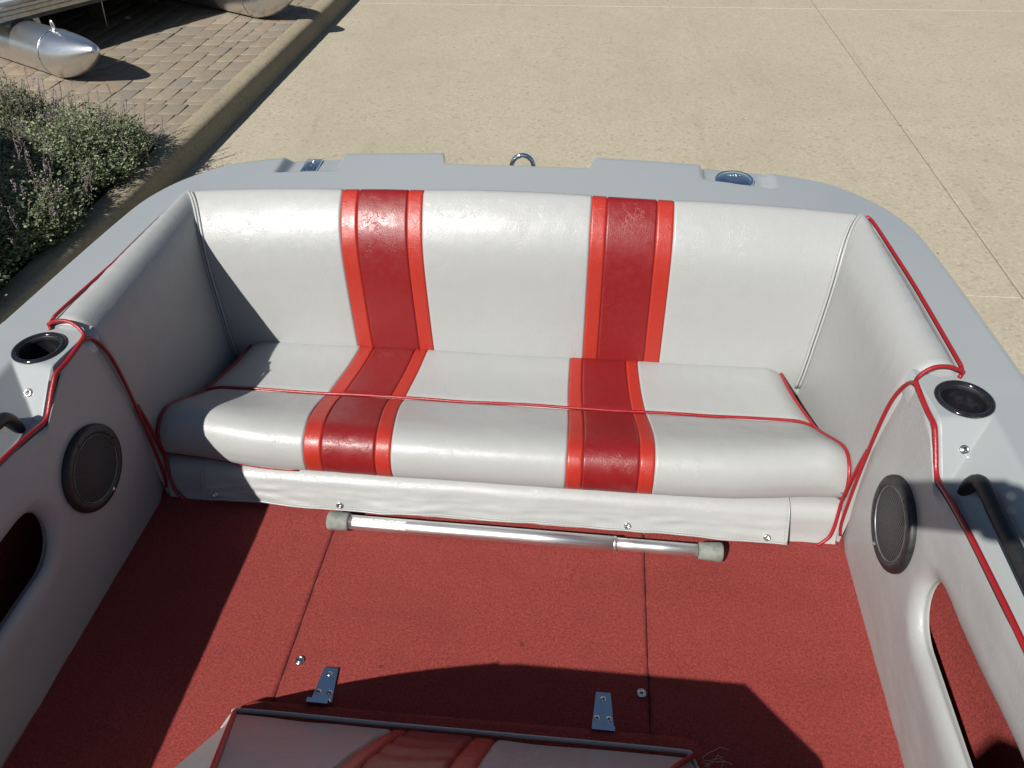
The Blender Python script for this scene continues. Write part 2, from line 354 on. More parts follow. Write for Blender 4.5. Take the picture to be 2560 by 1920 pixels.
# ------------------------------------------------------------------ flowering shrubs in the bed
def shrub(cx, cy, rx, ry, h, seed, label, nleaf, flowers):
    rr = np.random.default_rng(seed)
    root = empty('flowering_shrub', (cx, cy, GP-.03), label, 'shrub', 'low flowering shrubs beside the kerb')
    lv, lf, lt, sv = [], [], [], Acc(); fv, ff, ft = [], [], []
    def leaf(p, d, L, W, tone, V, F, T):
        d = d/np.linalg.norm(d); s = np.cross(d, [0, 0, 1.]); s /= np.linalg.norm(s)+1e-9; s = s*math.cos(tone*9)+np.cross(d, s)*math.sin(tone*9)*.7
        n = len(V); V += [p, p+d*L*.5+s*W, p+d*L, p+d*L*.5-s*W]; F.append((n, n+1, n+2, n+3)); T.append(tone)
    nst = int(nleaf*1.3)//26
    for i in range(nst):
        a = rr.uniform(0, 2*math.pi); q = math.sqrt(rr.uniform(0, 1))
        bx, by = q*math.cos(a)*.75, q*math.sin(a)*.75
        lean = np.array([math.cos(a)*q*rx*.62+rr.normal(0, .05), math.sin(a)*q*ry*.62+rr.normal(0, .05)])
        bump_ = .72+.42*nz(cx+bx*rx, cy+by*ry, seed, 3.2)
        H = h*(1-.55*q**2.2)*rr.uniform(.72, 1.12)*(bump_+.25)
        b0 = np.array([bx*rx*.8, by*ry*.8, .0]); tip = b0+np.array([lean[0]*.45, lean[1]*.45, H])
        mid = (b0+tip)/2+np.array([lean[0], lean[1], 0])*-.08+rr.normal(0, .015, 3)
        path = cr([b0, mid, tip], 4)
        if i % 3 == 0: sv.add(tube_geo(path, .0022, 3, False))
        nl = 26
        tone0 = rr.uniform(0, .55)+.35*max(0, nz(cx+bx, cy+by, 3, 4))
        for j in range(nl):
            t = .22+.78*(j+rr.uniform(0, 1))/nl; p = path[min(len(path)-1, int(t*(len(path)-1)))]+(rr.normal(0, .018, 3) if t < .95 else rr.normal(0, .006, 3))
            ang = rr.uniform(0, 6.28); d = np.array([math.cos(ang), math.sin(ang), rr.uniform(-.1, .9)])
            leaf(p, d, rr.uniform(.013, .029), rr.uniform(.0042, .0080), float(np.clip(tone0+rr.uniform(-.15, .35)*(.4+.6*t), 0, 1)), lv, lf, lt)
        if rr.uniform() < flowers:
            top = tip+np.array([lean[0]*.12, lean[1]*.12, rr.uniform(.06, .15)]); sv.add(tube_geo(cr([tip, (tip+top)/2+rr.normal(0, .008, 3), top], 3), .0018, 3, False))
            for j in range(26):
                t = rr.uniform(.15, 1); p = tip+(top-tip)*t+rr.normal(0, .005, 3); ang = rr.uniform(0, 6.28)
                leaf(p, np.array([math.cos(ang), math.sin(ang), .5]), rr.uniform(.006, .012), .0035, rr.uniform(), fv, ff, ft)
    base = np.array([cx, cy, GP-.03])
    for nm, V, F, T, m in (('crown', lv, lf, lt, 'leaf_green'), ('flower_spikes', fv, ff, ft, 'flower_purple')):
        if not V: continue
        me = bpy.data.meshes.new(nm); me.from_pydata([tuple(v) for v in V], [], F); at = me.attributes.new('tone', 'FLOAT', 'FACE'); at.data.foreach_set('value', T)
        me.materials.append(MATS[m]); o = bpy.data.objects.new(nm, me); COL.objects.link(o); o.parent = root; o['kind'] = 'stuff'
    me = bpy.data.meshes.new('stems'); me.from_pydata(sv.v, [], sv.f); me.materials.append(MATS['stem']); o = bpy.data.objects.new('stems', me); COL.objects.link(o); o.parent = root
shrub(-2.86, 4.98, .52, .56, .40, 1, 'green flowering shrub spilling over the kerb next to the brick paving', 21000, .06)
shrub(-3.55, 5.26, .58, .52, .42, 2, 'broad green shrub with faded purple spikes along the edge of the bricks', 21000, .10)
shrub(-2.78, 4.22, .44, .48, .38, 3, 'green shrub half in shade leaning on the kerb', 15000, .10)
shrub(-3.50, 4.45, .54, .50, .42, 4, 'shaded shrub with tall faded purple spikes in the middle of the bed', 15000, .16)
shrub(-2.76, 3.58, .38, .42, .34, 5, 'dark shaded shrub low against the kerb', 9000, .06)
shrub(-4.28, 5.30, .54, .50, .42, 6, 'green shrub at the corner where bed and bricks meet', 14000, .12)
shrub(-4.25, 4.50, .50, .50, .42, 8, 'fully shaded shrub behind the spiky one', 9000, .1)

# ------------------------------------------------------------------ pontoon boat resting on the paving
dv = np.array([.872, -.49, 0]); nv_ = np.array([.49, .872, 0])
def PW(d, n, z): return dv*d+nv_*n+np.array([0, 0, z])
pb = empty('pontoon_boat', tuple(PW(-9, 4.8, GP)), 'silver aluminium pontoon boat with grey deck resting on the bricks', 'boat')
RP = .168
for nn in (3.86, 5.74):
    zc = GP+RP; P = []
    prof = [(-6.58, 1.0), (-6.50, .97), (-6.40, .87), (-6.30, .725), (-6.22, .575), (-6.15, .42), (-6.10, .29), (-6.07, .17), (-6.055, .001)]
    st = [(-13.0, 0.001), (-12.99, 1.0)]+[(d, 1.0) for d in np.linspace(-12.5, -6.6, 12)]
    for d, q in st:
        P.append([PW(d, nn+RP*q*math.cos(a), zc+RP*q*math.sin(a)) for a in np.linspace(0, 2*math.pi, 48, endpoint=False)])
    tubeo = grid('pontoon', P, 'brushed_aluminium', pb, closev=True)
    P = []
    for d, q in cr([(a, b) for a, b in prof], 4):
        lift = .10*np.clip((d+6.58)/.5, 0, 1)**1.5
        P.append([PW(d, nn+RP*q*math.cos(a), zc+lift+RP*q*math.sin(a)) for a in np.linspace(0, 2*math.pi, 48, endpoint=False)])
    grid('nose_cone', P, 'brushed_aluminium', tubeo, closev=True)
    ring = [PW(-6.59, nn+(RP+.001)*math.cos(a), zc+(RP+.001)*math.sin(a)) for a in np.linspace(0, 2*math.pi, 49)]
    tube('weld_bead', ring, .004, 'brushed_aluminium', tubeo, 6)
    c0 = PW(-6.56, nn, zc+RP+.035); e = Acc()
    e.add(tube_geo([c0+np.array([0, 0, .034*math.sin(a)])+dv*.018*math.cos(a) for a in np.linspace(0, 2*math.pi, 25)], .006, 8, False))
    e.add(lathe_geo([(.0001, .016), (.018, .016), (.024, 0.0), (.026, -.03)], PW(-6.56, nn, zc+RP-.008), (0, 0, 1), 16)); e.build('lifting_eye', 'brushed_aluminium', tubeo)
    for d in (-7.15, -8.4, -9.6, -10.8):                            # brackets between pontoon and deck
        a = Acc()
        for s in (-1, 1):
            p0 = PW(d, nn+s*.10, zc+.15)
            a.add(([tuple(p0+nv_*.05*q+np.array([0, 0, h_])+dv*l) for q, h_ in ((0, 0), (1, -.06), (1, .11), (0, .11)) for l in (-.10, .10)], [(0, 1, 3, 2), (2, 3, 5, 4), (4, 5, 7, 6), (6, 7, 1, 0), (0, 2, 4, 6), (1, 7, 5, 3)]))
        a.build('bracket', 'fascia_aluminium', tubeo, False)
ZD0, ZD1, DF = -.345, -.235, -7.02
def slab(name, d0, d1, n0, n1, z0, z1, mat, par):
    vs, fs = boxgeo((0, 0, 0), (1, 1, 1)); vs = [PW(d0+(d1-d0)*x, n0+(n1-n0)*y, z0+(z1-z0)*z) for x, y, z in vs]; return raw(name, vs, fs, mat, par, False)
dk = slab('deck', -12.8, DF-.012, 3.50, 6.10, ZD0+.03, ZD1, 'marine_carpet', pb)
P = []                                                             # ribbed fascia along the front
prf = [(0, ZD0), (.004, ZD0+.004), (.004, ZD0+.024), (.013, ZD0+.028), (.013, ZD0+.034), (.004, ZD0+.038), (.004, ZD0+.056), (.013, ZD0+.060), (.013, ZD0+.066), (.004, ZD0+.070), (.004, ZD0+.090), (.010, ZD0+.100), (.012, ZD1+.006), (-.05, ZD1+.006)]
for n0, n1, o_ in ((3.49, 4.02, .006), (4.02, 5.58, 0), (5.58, 6.11, .006)):
    grid('fascia', [[PW(DF+q+o_, n, z) for q, z in prf] for n in (n0, n1)], 'fascia_aluminium', dk).data.shade_flat()
for n0 in (3.487, 6.113): slab('side_rail', -12.8, DF, n0-.006, n0+.006, ZD0, ZD1+.004, 'fascia_aluminium', dk)
for d in np.arange(-12.5, -7.1, .6): slab('cross_member', d, d+.06, 3.55, 6.05, ZD0-.03, ZD0+.028, 'dark_metal', dk)
pl = Acc(); q = PW(-7.34, 4.62, 0)
pl.add(boxgeo((-.004, -.12, -.0), (.004, .12, .24))); o = pl.build('motor_bracket', 'fascia_aluminium', pb, False)
o.data.transform(Matrix.Translation((q[0], q[1], GP+.11)) @ Matrix.Rotation(R(60), 4, 'Z') @ Matrix.Rotation(R(12), 4, 'X'))
lf = Acc(); lf.v = [(-.05, -.01, .004), (-.015, -.028, .02), (.03, -.02, .006), (.055, .01, .022), (.02, .03, .008), (-.02, .022, .026)]; lf.f = [(0, 1, 5), (1, 2, 4, 5), (2, 3, 4)]
o = lf.build('dry_leaf', 'dry_leaf', None, False); o.location = (-4.14, 8.09, GP); tag(o, 'pale curled dry leaf lying on the bricks under the deck', 'leaf')
for i, (x, y) in enumerate(((-3.16, 7.55), (-2.71, 8.35), (-3.62, 6.18))):
    a = Acc()
    for j in range(14):
        an = random.uniform(0, 6.28); L = random.uniform(.015, .045); d = np.array([math.cos(an), math.sin(an), random.uniform(.4, 2.0)]); d /= np.linalg.norm(d); s = np.array([-math.sin(an), math.cos(an), 0])*.004
        p = np.array([random.gauss(0, .01), random.gauss(0, .01), 0.]); n = len(a.v); a.v += [tuple(p-s), tuple(p+s), tuple(p+d*L)]; a.f.append((n, n+1, n+2))
    o = a.build('weed', 'leaf_green', None, False); o.location = (x, y, GP-.004)
    at = o.data.attributes.new('tone', 'FLOAT', 'FACE'); at.data.foreach_set('value', [.8]*len(o.data.polygons))
    tag(o, ('small weed sprouting between bricks in the sun beside the pontoon deck', 'small weed sprouting at the kerb near the far pontoon', 'small weed sprouting between bricks near the shrubs')[i], 'weed')

# ------------------------------------------------------------------ the ski boat
boat = empty('ski_boat', (0, 1.5, -.42), 'grey open ski boat with red carpet and white and red striped vinyl stern seat', 'boat')

# --- stern deck: ring of stations from right gunwale round the transom to the left gunwale
CTL = [(0, 2.495, .496, 0, 2.690, .508), (.2, 2.4955, .4945, .2, 2.690, .506), (.45, 2.499, .486, .45, 2.693, .493), (.62, 2.503, .476, .63, 2.682, .477), (.70, 2.506, .469, .735, 2.658, .466),
       (.744, 2.506, .465, .803, 2.604, .459), (.764, 2.478, .462, .838, 2.530, .455), (.776, 2.40, .458, .856, 2.42, .452), (.788, 2.25, .453, .872, 2.25, .449), (.798, 2.022, .447, .888, 2.022, .446)]
half = cr(CTL, 44)
stations = np.vstack([half[::-1], (half*[-1, 1, 1, -1, 1, 1])[1:]])
rows = []
for s in stations:
    I = s[:3].copy(); O = s[3:].copy(); x = O[0]
    ax = abs(x)
    aft = ss(.78, .70, ax) if O[1] > 2.5 else 0.
    notch = (1-ss(.166, .180, ax)) if O[1] > 2.5 else 0
    O[2] += .004*aft
    row = []
    lip = .004
    row += [I+[0, 0, -.05], I+[0, 0, -.012], I+[0, 0, -.003]]
    st_ = float(ss(2.45, 2.62, O[1])); rr_ = .020+.022*st_
    Oi = O-(O-I)/np.linalg.norm((O-I)[:2])*.022*st_
    Oi = I+(Oi-I)*(1-notch*.052/(O[1]-I[1]) if notch > 0 else 1)
    if notch > 0: rr_ = rr_*(1-.62*notch)
    out = np.array([O[0]-I[0], O[1]-I[1], 0]); out /= np.linalg.norm(out)
    if O[1] > 2.58 and ax < .6: out = np.array([0, 1., 0])
    def pocket(p):
        px, py = p[0], p[1]
        if aft <= 0: return p
        if px < 0: wt = ss(-.574, -.552, px)*(1-ss(-.432, -.418, px))*ss(2.598, 2.612, py); zf = .466+.05*(px+.5)
        else: wt = ss(.418, .432, px)*(1-ss(.555, .590, px))*ss(2.604, 2.618, py+.10*(px-.5)); zf = .4715-.03*(px-.5)
        return np.array([px, py, p[2]+(min(p[2], zf)-p[2])*wt])
    for v in np.linspace(.008, 1, 44): row.append(pocket(I+(Oi-I)*v))
    q0 = Oi.copy()
    for a in np.linspace(6, 90, 10): row.append(pocket(q0+out*rr_*math.sin(R(a))+np.array([0, 0, -rr_*(1-math.cos(R(a)))])))
    e = row[-1]
    row += [np.array([e[0], e[1], min(e[2]-.01, .40)]), np.array([e[0], e[1], .365])]
    rows.append(row)
deck = grid('deck', rows, 'gelcoat', boat)

# --- gunwale trays forward of the stern: height field with cup holder hole, sloped face and tray
CUPC = (.781, 1.951); CUPR = .0385
def tray_z(x, y):
    pad = .4455+.0013*ss(1.96, 2.02, y)
    slope = .443-(1.900+.16*(x-.73)-y)*.86
    wall = .386+(x-.748)*(.062/.066)
    tray = .384
    low = max(tray, slope, wall); k_ = .006
    # smooth min of pad and low
    h_ = max(k_-abs(pad-low), 0)/k_; z = min(pad, low)-h_*h_*k_*.25
    return z
def pipe_top(y):                                                    # height of the red top piping (x = .722)
    return float(lin([(-.4, .425), (1.3, .420), (1.537, .416), (1.66, .409), (1.747, .401), (1.794, .393), (1.83, .386), (1.865, .411), (1.895, .434), (1.923, .436), (1.96, .440), (1.99, .444), (2.02, .444)], y)[0])
for sx in (1, -1):
    xsn = np.concatenate([[.7285], np.linspace(.731, .83, 42), np.linspace(.835, .888, 10)])
    ysn = np.concatenate([np.linspace(-.3, 1.70, 40), np.linspace(1.705, 2.0222, 106)])
    V = []; idx = {}; F = []
    for j, y in enumerate(ysn):
        wid = .016*ss(1.6, .4, y)
        for i, x in enumerate(xsn):
            xx = x+(wid*(x-.72)/.17)
            xin = .7285 if y < 1.885 else float(np.interp(y, [1.885, 1.93, 1.985, 2.03], [.7285, .7255, .719, .715]))
            if x < .80: xx = xin+(xx-.7285)*(.80-xin)/(.80-.7285)
            z = tray_z(xx, y)
            if i == 0: z -= .045
            idx[(i, j)] = len(V); V.append((sx*xx, y, z))
    nx = len(xsn)
    for a in np.linspace(12, 90, 7): pass
    for j in range(len(ysn)-1):
        for i in range(nx-1):
            cxy = [V[idx[(i+a, j+b)]] for a in (0, 1) for b in (0, 1)]; mx = sum(abs(q[0]) for q in cxy)/4; my = sum(q[1] for q in cxy)/4
            if math.hypot(mx-CUPC[0], my-CUPC[1]) < CUPR: continue
            F.append((idx[(i, j)], idx[(i+1, j)], idx[(i+1, j+1)], idx[(i, j+1)]))
    n0 = len(V); m = len(ysn)                                       # outer roll down to the rub rail
    for j, y in enumerate(ysn):
        e = V[idx[(nx-1, j)]]
        for a in np.linspace(12, 90, 7): V.append((e[0]+sx*.020*math.sin(R(a)), y, e[2]-.020*(1-math.cos(R(a)))))
        V.append((e[0]+sx*.020, y, .40)); V.append((e[0]+sx*.020, y, .365))
    for j in range(m-1):
        F.append((idx[(nx-1, j)], n0+j*9, n0+(j+1)*9, idx[(nx-1, j+1)]))
        for q in range(8): F.append((n0+j*9+q, n0+j*9+q+1, n0+(j+1)*9+q+1, n0+(j+1)*9+q))
    raw('gunwale_tray', V, F, 'gelcoat', boat)
    # front face of the pad step, hidden behind the bolster
    c = (sx*CUPC[0], CUPC[1], .4462)
    ch = lathe('cup_holder', [(.0385, -.004), (.0432, -.001), (.0447, .0016), (.0440, .0036), (.0412, .0050), (.0378, .0045), (.0356, .0020), (.0347, -.004), (.0335, -.055), (.032, -.085), (.028, -.090), (.0001, -.091)], c, (0, 0, 1), 'gloss_black', boat, 48)
    lathe('inner_lip', [(.0349, -.004), (.0357, .0006), (.0348, .0018), (.0338, .0003), (.0337, -.006)], c, (0, 0, 1), 'black_plastic', ch, 48)
    s_, b_ = screw(boat, (sx*.766, 1.8705, tray_z(.766, 1.8705)+.0005), (0, -.65, .76), .0075); b_.build('cross_slot', 'screw_slot', s_, False)
    hp = cr([(.757, 1.806, .384), (.758, 1.806, .402), (.760, 1.797, .420), (.759, 1.770, .428), (.757, 1.70, .430), (.755, 1.50, .434), (.754, 1.25, .436), (.754, 1.21, .430), (.754, 1.20, .40), (.754, 1.20, .375)], 6)*[sx, 1, 1]
    hd = Acc(); vs, fs = tube_geo(hp, .0115, 14); hd.add((vs, fs)); hd.build('grab_handle', 'black_plastic', boat)

# --- hull, floor liner and foredeck
hs = [(2.665, .70, .62), (2.60, .79, .72), (2.5, .845, .77), (2.3, .872, .80), (2.0, .890, .82), (1.0, .905, .83), (0, .90, .82), (-.8, .85, .76), (-1.6, .74, .62), (-2.4, .52, .38), (-3.0, .26, .15), (-3.35, .06, .03)]
P = []
for y, xs_, xc in hs:
    kz = -.42+.25*max(0, (-y-1.0)/2.35)**2; cz = -.22+.18*max(0, (-y-.6)/2.75)**1.5
    P.append([(xs_, y, .385), (xs_+.012*0, y, .30), (xs_*.985, y, .05), (xc, y, cz), (xc*.55, y, (cz+kz)/2-.02), (0, y, kz), (-xc*.55, y, (cz+kz)/2-.02), (-xc, y, cz), (-xs_*.985, y, .05), (-xs_, y, .30), (-xs_, y, .385)])
o = grid('hull', P, 'hull_paint', boat)
bm = bmesh.new(); bm.from_mesh(o.data); bm.verts.ensure_lookup_table(); bm.faces.new([bm.verts[i] for i in range(11)]); bm.faces.new([bm.verts[i] for i in range(11*11, 12*11)]); bmesh.ops.recalc_face_normals(bm, faces=bm.faces); bm.to_mesh(o.data); bm.free(); o.data.shade_flat()
rail = [(0, 2.712)]+[(.40, 2.712), (.62, 2.704), (.74, 2.68), (.818, 2.62), (.858, 2.535), (.877, 2.42), (.893, 2.25), (.909, 2.02), (.925, 1.0), (.925, .0), (.872, -.8), (.76, -1.6), (.54, -2.4), (.28, -3.0), (.07, -3.36)]
path = [(x, y, .352) for x, y in rail[::-1]]+[(-x, y, .352) for x, y in rail[1:]]
tube('rub_rail', path, .016, 'rub_rail', boat, 10, 4)
fy = [(-.29, .905), (-.8, .86), (-1.6, .75), (-2.4, .53), (-3.0, .27), (-3.36, .07)]
grid('foredeck', [[(x*t, y, .44+.05*(1-t*t)) for t in np.linspace(-1, 1, 21)]+[] for y, x in fy], 'gelcoat', boat)
raw('bulkhead', [(-.9, -.295, .02), (.9, -.295, .02), (.9, -.295, .48), (-.9, -.295, .48)], [(0, 1, 2, 3)], 'vinyl_white', boat, False)
box('seat_back_liner', (-.70, 2.47, -.02), (.70, 2.60, .44), 'hull_paint', boat)
for sx in (1, -1):                                                  # carpeted hull side behind the side panels
    P = [[(sx*x, y, z) for x, z in ((.72, .004), (.775, .006), (.805, .03), (.822, .09), (.830, .18), (.834, .325), (.826, .338), (.740, .342))] for y in np.linspace(-.29, 2.03, 8)]
    grid('side_liner', P, 'carpet_red', boat)
# carpet floor in three panels
fl = empty('floor', (0, 0, 0), '', ''); del fl['label'], fl['category']; fl.parent = boat; fl.location = -boat.location
raw('subfloor', [(-.86, -.29, -.015), (.86, -.29, -.015), (.86, 2.10, -.015), (-.86, 2.10, -.015)], [(0, 1, 2, 3)], 'joint_sand', fl, False)
for a, b in ((-.76, -.3219), (-.3209, .3209), (.3219, .76)):
    xs_ = edge_samples(a, b, 50, (0, .001, .0025, .005, .009)); ys_ = np.linspace(-.29, 2.06, 200); P = []
    for x in xs_:
        d = min(x-a, b-x); e = -.0028*max(0, 1-d/.005)**2
        P.append([(x, y, e+.0012*nz(x, y, 0, 9)+.0012*nz(x, y, 5, 40)) for y in ys_])
    grid('carpet_panel', P, 'carpet_red', fl)
for x, y in ((-.2985, 1.652), (.3085, 1.649)):
    s_, b_ = screw(boat, (x, y, .0005), (0, 0, 1), .0085); b_.build('cross_slot', 'screw_slot', s_, False)

# --- side panels with long rounded storage opening
def xpanel(y, z): return .7205-.011*math.sin(math.pi*min(1, max(0, z/.43)))+.004*ss(1.6, 1.0, y)
SZ0, SZ1, SY = .184, .300, 1.726
def slot_pts():
    pts = [(y, SZ0-.004*ss(1.6, 1.3, y)) for y in np.concatenate([np.linspace(.75, 1.50, 16), np.linspace(1.53, 1.662, 10)])]
    n0 = len(pts)
    for t in np.linspace(0, 1, 29)[1:-1]:
        a = -math.pi/2+math.pi*t; pts.append((1.662+(SY-1.662)*math.cos(a)**.8 if math.cos(a) > 0 else 1.662, (SZ0+SZ1)/2+.012*math.cos(a)+(SZ1-SZ0)/2*math.sin(a)))
    n1 = len(pts)
    pts += [(y, SZ1+.022*ss(1.66, 1.42, y)) for y in np.concatenate([np.linspace(1.662, 1.53, 10), np.linspace(1.50, .75, 16)])]
    return pts, n0, n1
sp, n0, n1 = slot_pts()
def outer_for(i):
    y, z = sp[i]
    if i < n0: return (y, .0)
    if i >= n1: return (y, pipe_top(y)-.004)
    t = (i-n0+1)/(n1-n0+1)
    # walk: floor (1.662 -> 2.016), aft edge up, back along the top
    L1, L2 = 2.016-1.662, .440; Lt = L1+L2+L1; s = t*Lt
    if s < L1: return (1.662+s, .0)
    if s < L1+L2: return (2.016+.006*math.sin(math.pi*(s-L1)/L2), s-L1)
    yy = 2.016-(s-L1-L2); return (yy, pipe_top(yy)-.004)
for sx in (1, -1):
    P = []
    ts = np.concatenate([np.linspace(0, .30, 16), np.linspace(.33, .85, 14), np.linspace(.88, 1, 10)])
    for i in range(len(sp)):
        a = np.array(sp[i]); b = np.array(outer_for(i)); L = np.linalg.norm(b-a); row = []
        top = (i >= n1) or b[1] > .3
        # lip rolling outwards behind the opening
        ra = .036 if i < n0 else (.036 if i >= n1 else .030)
        ra = min(ra, L*.45)
        dirn = (b-a)/L
        for q in (.026, .021):
            row.append((sx*(xpanel(*a)+q), *(a+dirn*.004)))
        for t in np.concatenate([ra/L*(1-np.cos(np.linspace(0, math.pi/2, 12))), ra/L+(1-ra/L)*np.linspace(0, 1, 26)[1:]]):
            p = a+(b-a)*t; d = t*L; x = xpanel(*p)
            if d < ra: x += .017*(1-math.sqrt(max(0, 1-(1-d/ra)**2)))
            de = (1-t)*L
            onaft = b[0] > 2.01
            if (top or onaft) and de < .022: q = 1-de/.022; x += .0015*q*q
            x += .0012*nz(p[0], p[1], sx*3, 14)+.0006*nz(p[0], p[1], sx*3+5, 45)
            row.append((sx*x, p[0], p[1]))
        P.append(row)
    pan = grid('side_panel', P, 'vinyl_white', boat)
    pt = [(.712, 2.014, .02), (.706, 2.017, .06), (.7030, 2.019, .18), (.7030, 2.019, .30), (.706, 2.018, .37), (.712, 2.014, .408), (.717, 2.004, .432), (.717, 1.990, .442), (.716, 1.980, .447)]
    tube('aft_piping', cr(pt, 8)*[sx, 1, 1], .0034, 'vinyl_piping', pan, 8)
    pt = [(.716, 1.988, .449), (.7185, 1.965, .443), (.7215, 1.93, .437), (.7235, 1.900, .435), (.7235, 1.884, .426), (.7235, 1.862, .408), (.7235, 1.842, .391), (.7235, 1.826, .387), (.7235, 1.80, .3925)]+[(.7235+.004*ss(1.6, 1.0, y), y, pipe_top(y)) for y in (1.747, 1.66, 1.537, 1.3, 1.0, .75)]
    tube('top_piping', cr(pt, 8)*[sx, 1, 1], .0043, 'vinyl_piping', pan, 10)
    # speaker
    c = (sx*.7095, 1.858, .245); axv = (-sx, 0, 0); q_ = .90
    spk = lathe('speaker', [(r_*q_, h_*.8) for r_, h_ in ((.091, -.006), (.0915, .004), (.090, .009), (.086, .0120), (.078, .0125), (.0715, .0110), (.0700, .008), (.0695, .004))], c, axv, 'black_plastic', boat, 64)
    lathe('trim_ring', [(r_*q_, h_*.8) for r_, h_ in ((.0706, .0085), (.0704, .0110), (.0694, .0110), (.0692, .0085))], c, axv, 'speaker_trim', spk, 64)
    lathe('grille', [(r_*q_, h_*.8) for r_, h_ in ((.0694, .0085), (.060, .0092), (.045, .0098), (.03, .0102), (.015, .0104), (.0001, .0105))], c, axv, 'speaker_mesh', spk, 64)
    for a in (100, 190, 280, 10):
        o, _ = screw(spk, (sx*(.7095-.0095), 1.858+.0718*math.cos(R(a)), .245+.0718*math.sin(R(a))), axv, .0042, False, False); o.data.materials.clear(); o.data.materials.append(MATS['black_plastic' if a < 200 else 'steel'])

# --- side bolsters between gunwale and stern seat
for sx in (1, -1):
    A = [(.797, .4300), (.7955, .4455), (.783, .4590), (.767, .4645), (.748, .4620), (.732, .4510), (.719, .4310), (.7115, .4030), (.7095, .36), (.7095, .28), (.708, .18), (.706, .08), (.704, .0)]
    B = [(.764, .448), (.7615, .4620), (.754, .4715), (.744, .4740), (.731, .4660), (.720, .4500), (.7115, .428), (.705, .40), (.699, .355), (.690, .28), (.678, .18), (.668, .08), (.66, .0)]
    a_, b_ = cr(A, 6), cr(B, 6); P = []
    for t in np.linspace(0, 1, 70):
        y = 2.012+(2.512-2.012)*t; row = []
        for i in range(len(a_)):
            x, z = a_[i]*(1-t)+b_[i]*t
            bulge = .010*math.sin(math.pi*min(1, t*1.05))*(1-abs(2*i/len(a_)-.7)) if .2 < i/len(a_) < .95 else 0
            endr = max(0, 1-t*.5/.014); off = .010*endr*endr if i > 8 else .004*endr*endr
            yy = y
            wr = (.0009*nz(x*.3, y, z*.6, 22)+.0007*nz(x, y*2.2, z, 30))*(1 if i < len(a_)*.62 else .35)
            topw = 1 if i < len(a_)*.45 else 0
            row.append((sx*(x-bulge*.4+off*(0 if topw else 1)+wr*.6), yy, z+wr*.8*topw-(off if topw else 0)))
        P.append(row)
    bl = grid('side_bolster', P, 'vinyl_white', boat)
    # closing face at the forward end
    row0 = [p for p in P[0]]; cen = (sx*.752, 2.016, .425); raw('end_face', [cen]+[(p[0], p[1]+.001, p[2]) for p in row0[:28]], [(0, i, i+1) for i in range(1, 28)], 'vinyl_white', bl)
    e = [(sx*.7990, 2.50-.48*t, .4705-.0165*t) for t in np.linspace(0, 1, 8)] if False else None
    dz = 0 if sx > 0 else -.011
    pe = cr([(.757, 2.508, .470+dz), (.766, 2.49, .4675+dz), (.776, 2.40, .4640+dz), (.788, 2.25, .4600+dz), (.7975, 2.06, .4545), (.7995, 2.030, .4520), (.7965, 2.014, .4500), (.790, 2.004, .4490)], 8)*[sx, 1, 1]
    tube('edge_piping', pe, .0036 if sx > 0 else .0034, 'vinyl_piping', bl, 8)
    pe = cr([(.7975, 2.012, .4530), (.786, 2.010, .4600), (.768, 2.009, .4660), (.748, 2.007, .4650), (.733, 2.003, .4580), (.722, 1.996, .4500), (.7165, 1.988, .4470)], 8)*[sx, 1, 1]
    tube('end_piping', pe, .0036, 'vinyl_piping', bl, 8)
    BOL = (a_, b_)

# --- backrest: nine sewn panels
BP = cr([(2.382, .06), (2.380, .15), (2.389, .24), (2.399, .32), (2.407, .37), (2.417, .408), (2.431, .437), (2.448, .461), (2.467, .481), (2.485, .4955), (2.497, .5010), (2.508, .4985)], 7)
def back_pt(x, i, off):
    y, z = BP[i]; f = (z-.06)/.448; crown = -.030*(abs(x)/.74)**2*max(0, f)**1.5; ybow = .012*(abs(x)/.74)**2.5*max(0, f)
    a = BP[min(i+1, len(BP)-1)]-BP[max(i-1, 0)]; n = np.array([-a[1], a[0]])/np.linalg.norm(a)    # (y, z) towards the camera side
    wv = .0014*nz(x*.8, y, z*.6, 8)+.0004*nz(x, y, z, 34)
    return (x, y+ybow+n[0]*(off+wv), z+crown+n[1]*(off+wv))
BX = [(-.745, -.372, 'w'), (-.372, -.335, 'o'), (-.335, -.222, 'r'), (-.222, -.188, 'o'), (-.188, .176, 'w'), (.176, .209, 'o'), (.209, .316, 'r'), (.316, .352, 'o'), (.352, .745, 'w')]
VM = {'w': 'vinyl_white', 'o': 'vinyl_orange', 'r': 'vinyl_red'}; NMB = {'w': 'back_panel', 'o': 'edge_stripe', 'r': 'centre_stripe'}
back = empty('backrest', (0, 0, 0), '', ''); del back['label'], back['category']; back.parent = boat; back.location = -boat.location
for a, b, c in BX:
    P = []; puff = .010 if c == 'w' else .005
    for x in edge_samples(a, b, 40 if c == 'w' else 8):
        d = min(x-a if a > -.74 else 9, b-x if b < .74 else 9); off = -.0028*max(0, 1-d/.0034)**1.6+(puff*.3*math.sin(math.pi*(x-a)/(b-a))**.5 if c == 'w' else 0)
        row = []
        for i in range(len(BP)):
            f = min(1, max(0, (BP[i][1]-.06)/.448)); wx = x
            if x < 0: wx = x-(.018*(1-f) if False else 0)
            if abs(x) > .352: wx = math.copysign(.352+(abs(x)-.352)*(1-.155*(1-f)), x)
            # left stripes lean inwards towards the bottom as sewn
            if x > -.40 and x < 0: wx = x+(.020*(1-f)-.004)*ss(-.02, -.188, x)
            elif x <= -.40: wx = wx+(.020*(1-f)-.004)*ss(-.745, -.40, x)
            row.append(back_pt(wx, i, off))
        P.append(row)
    grid(NMB[c], P, VM[c], back)

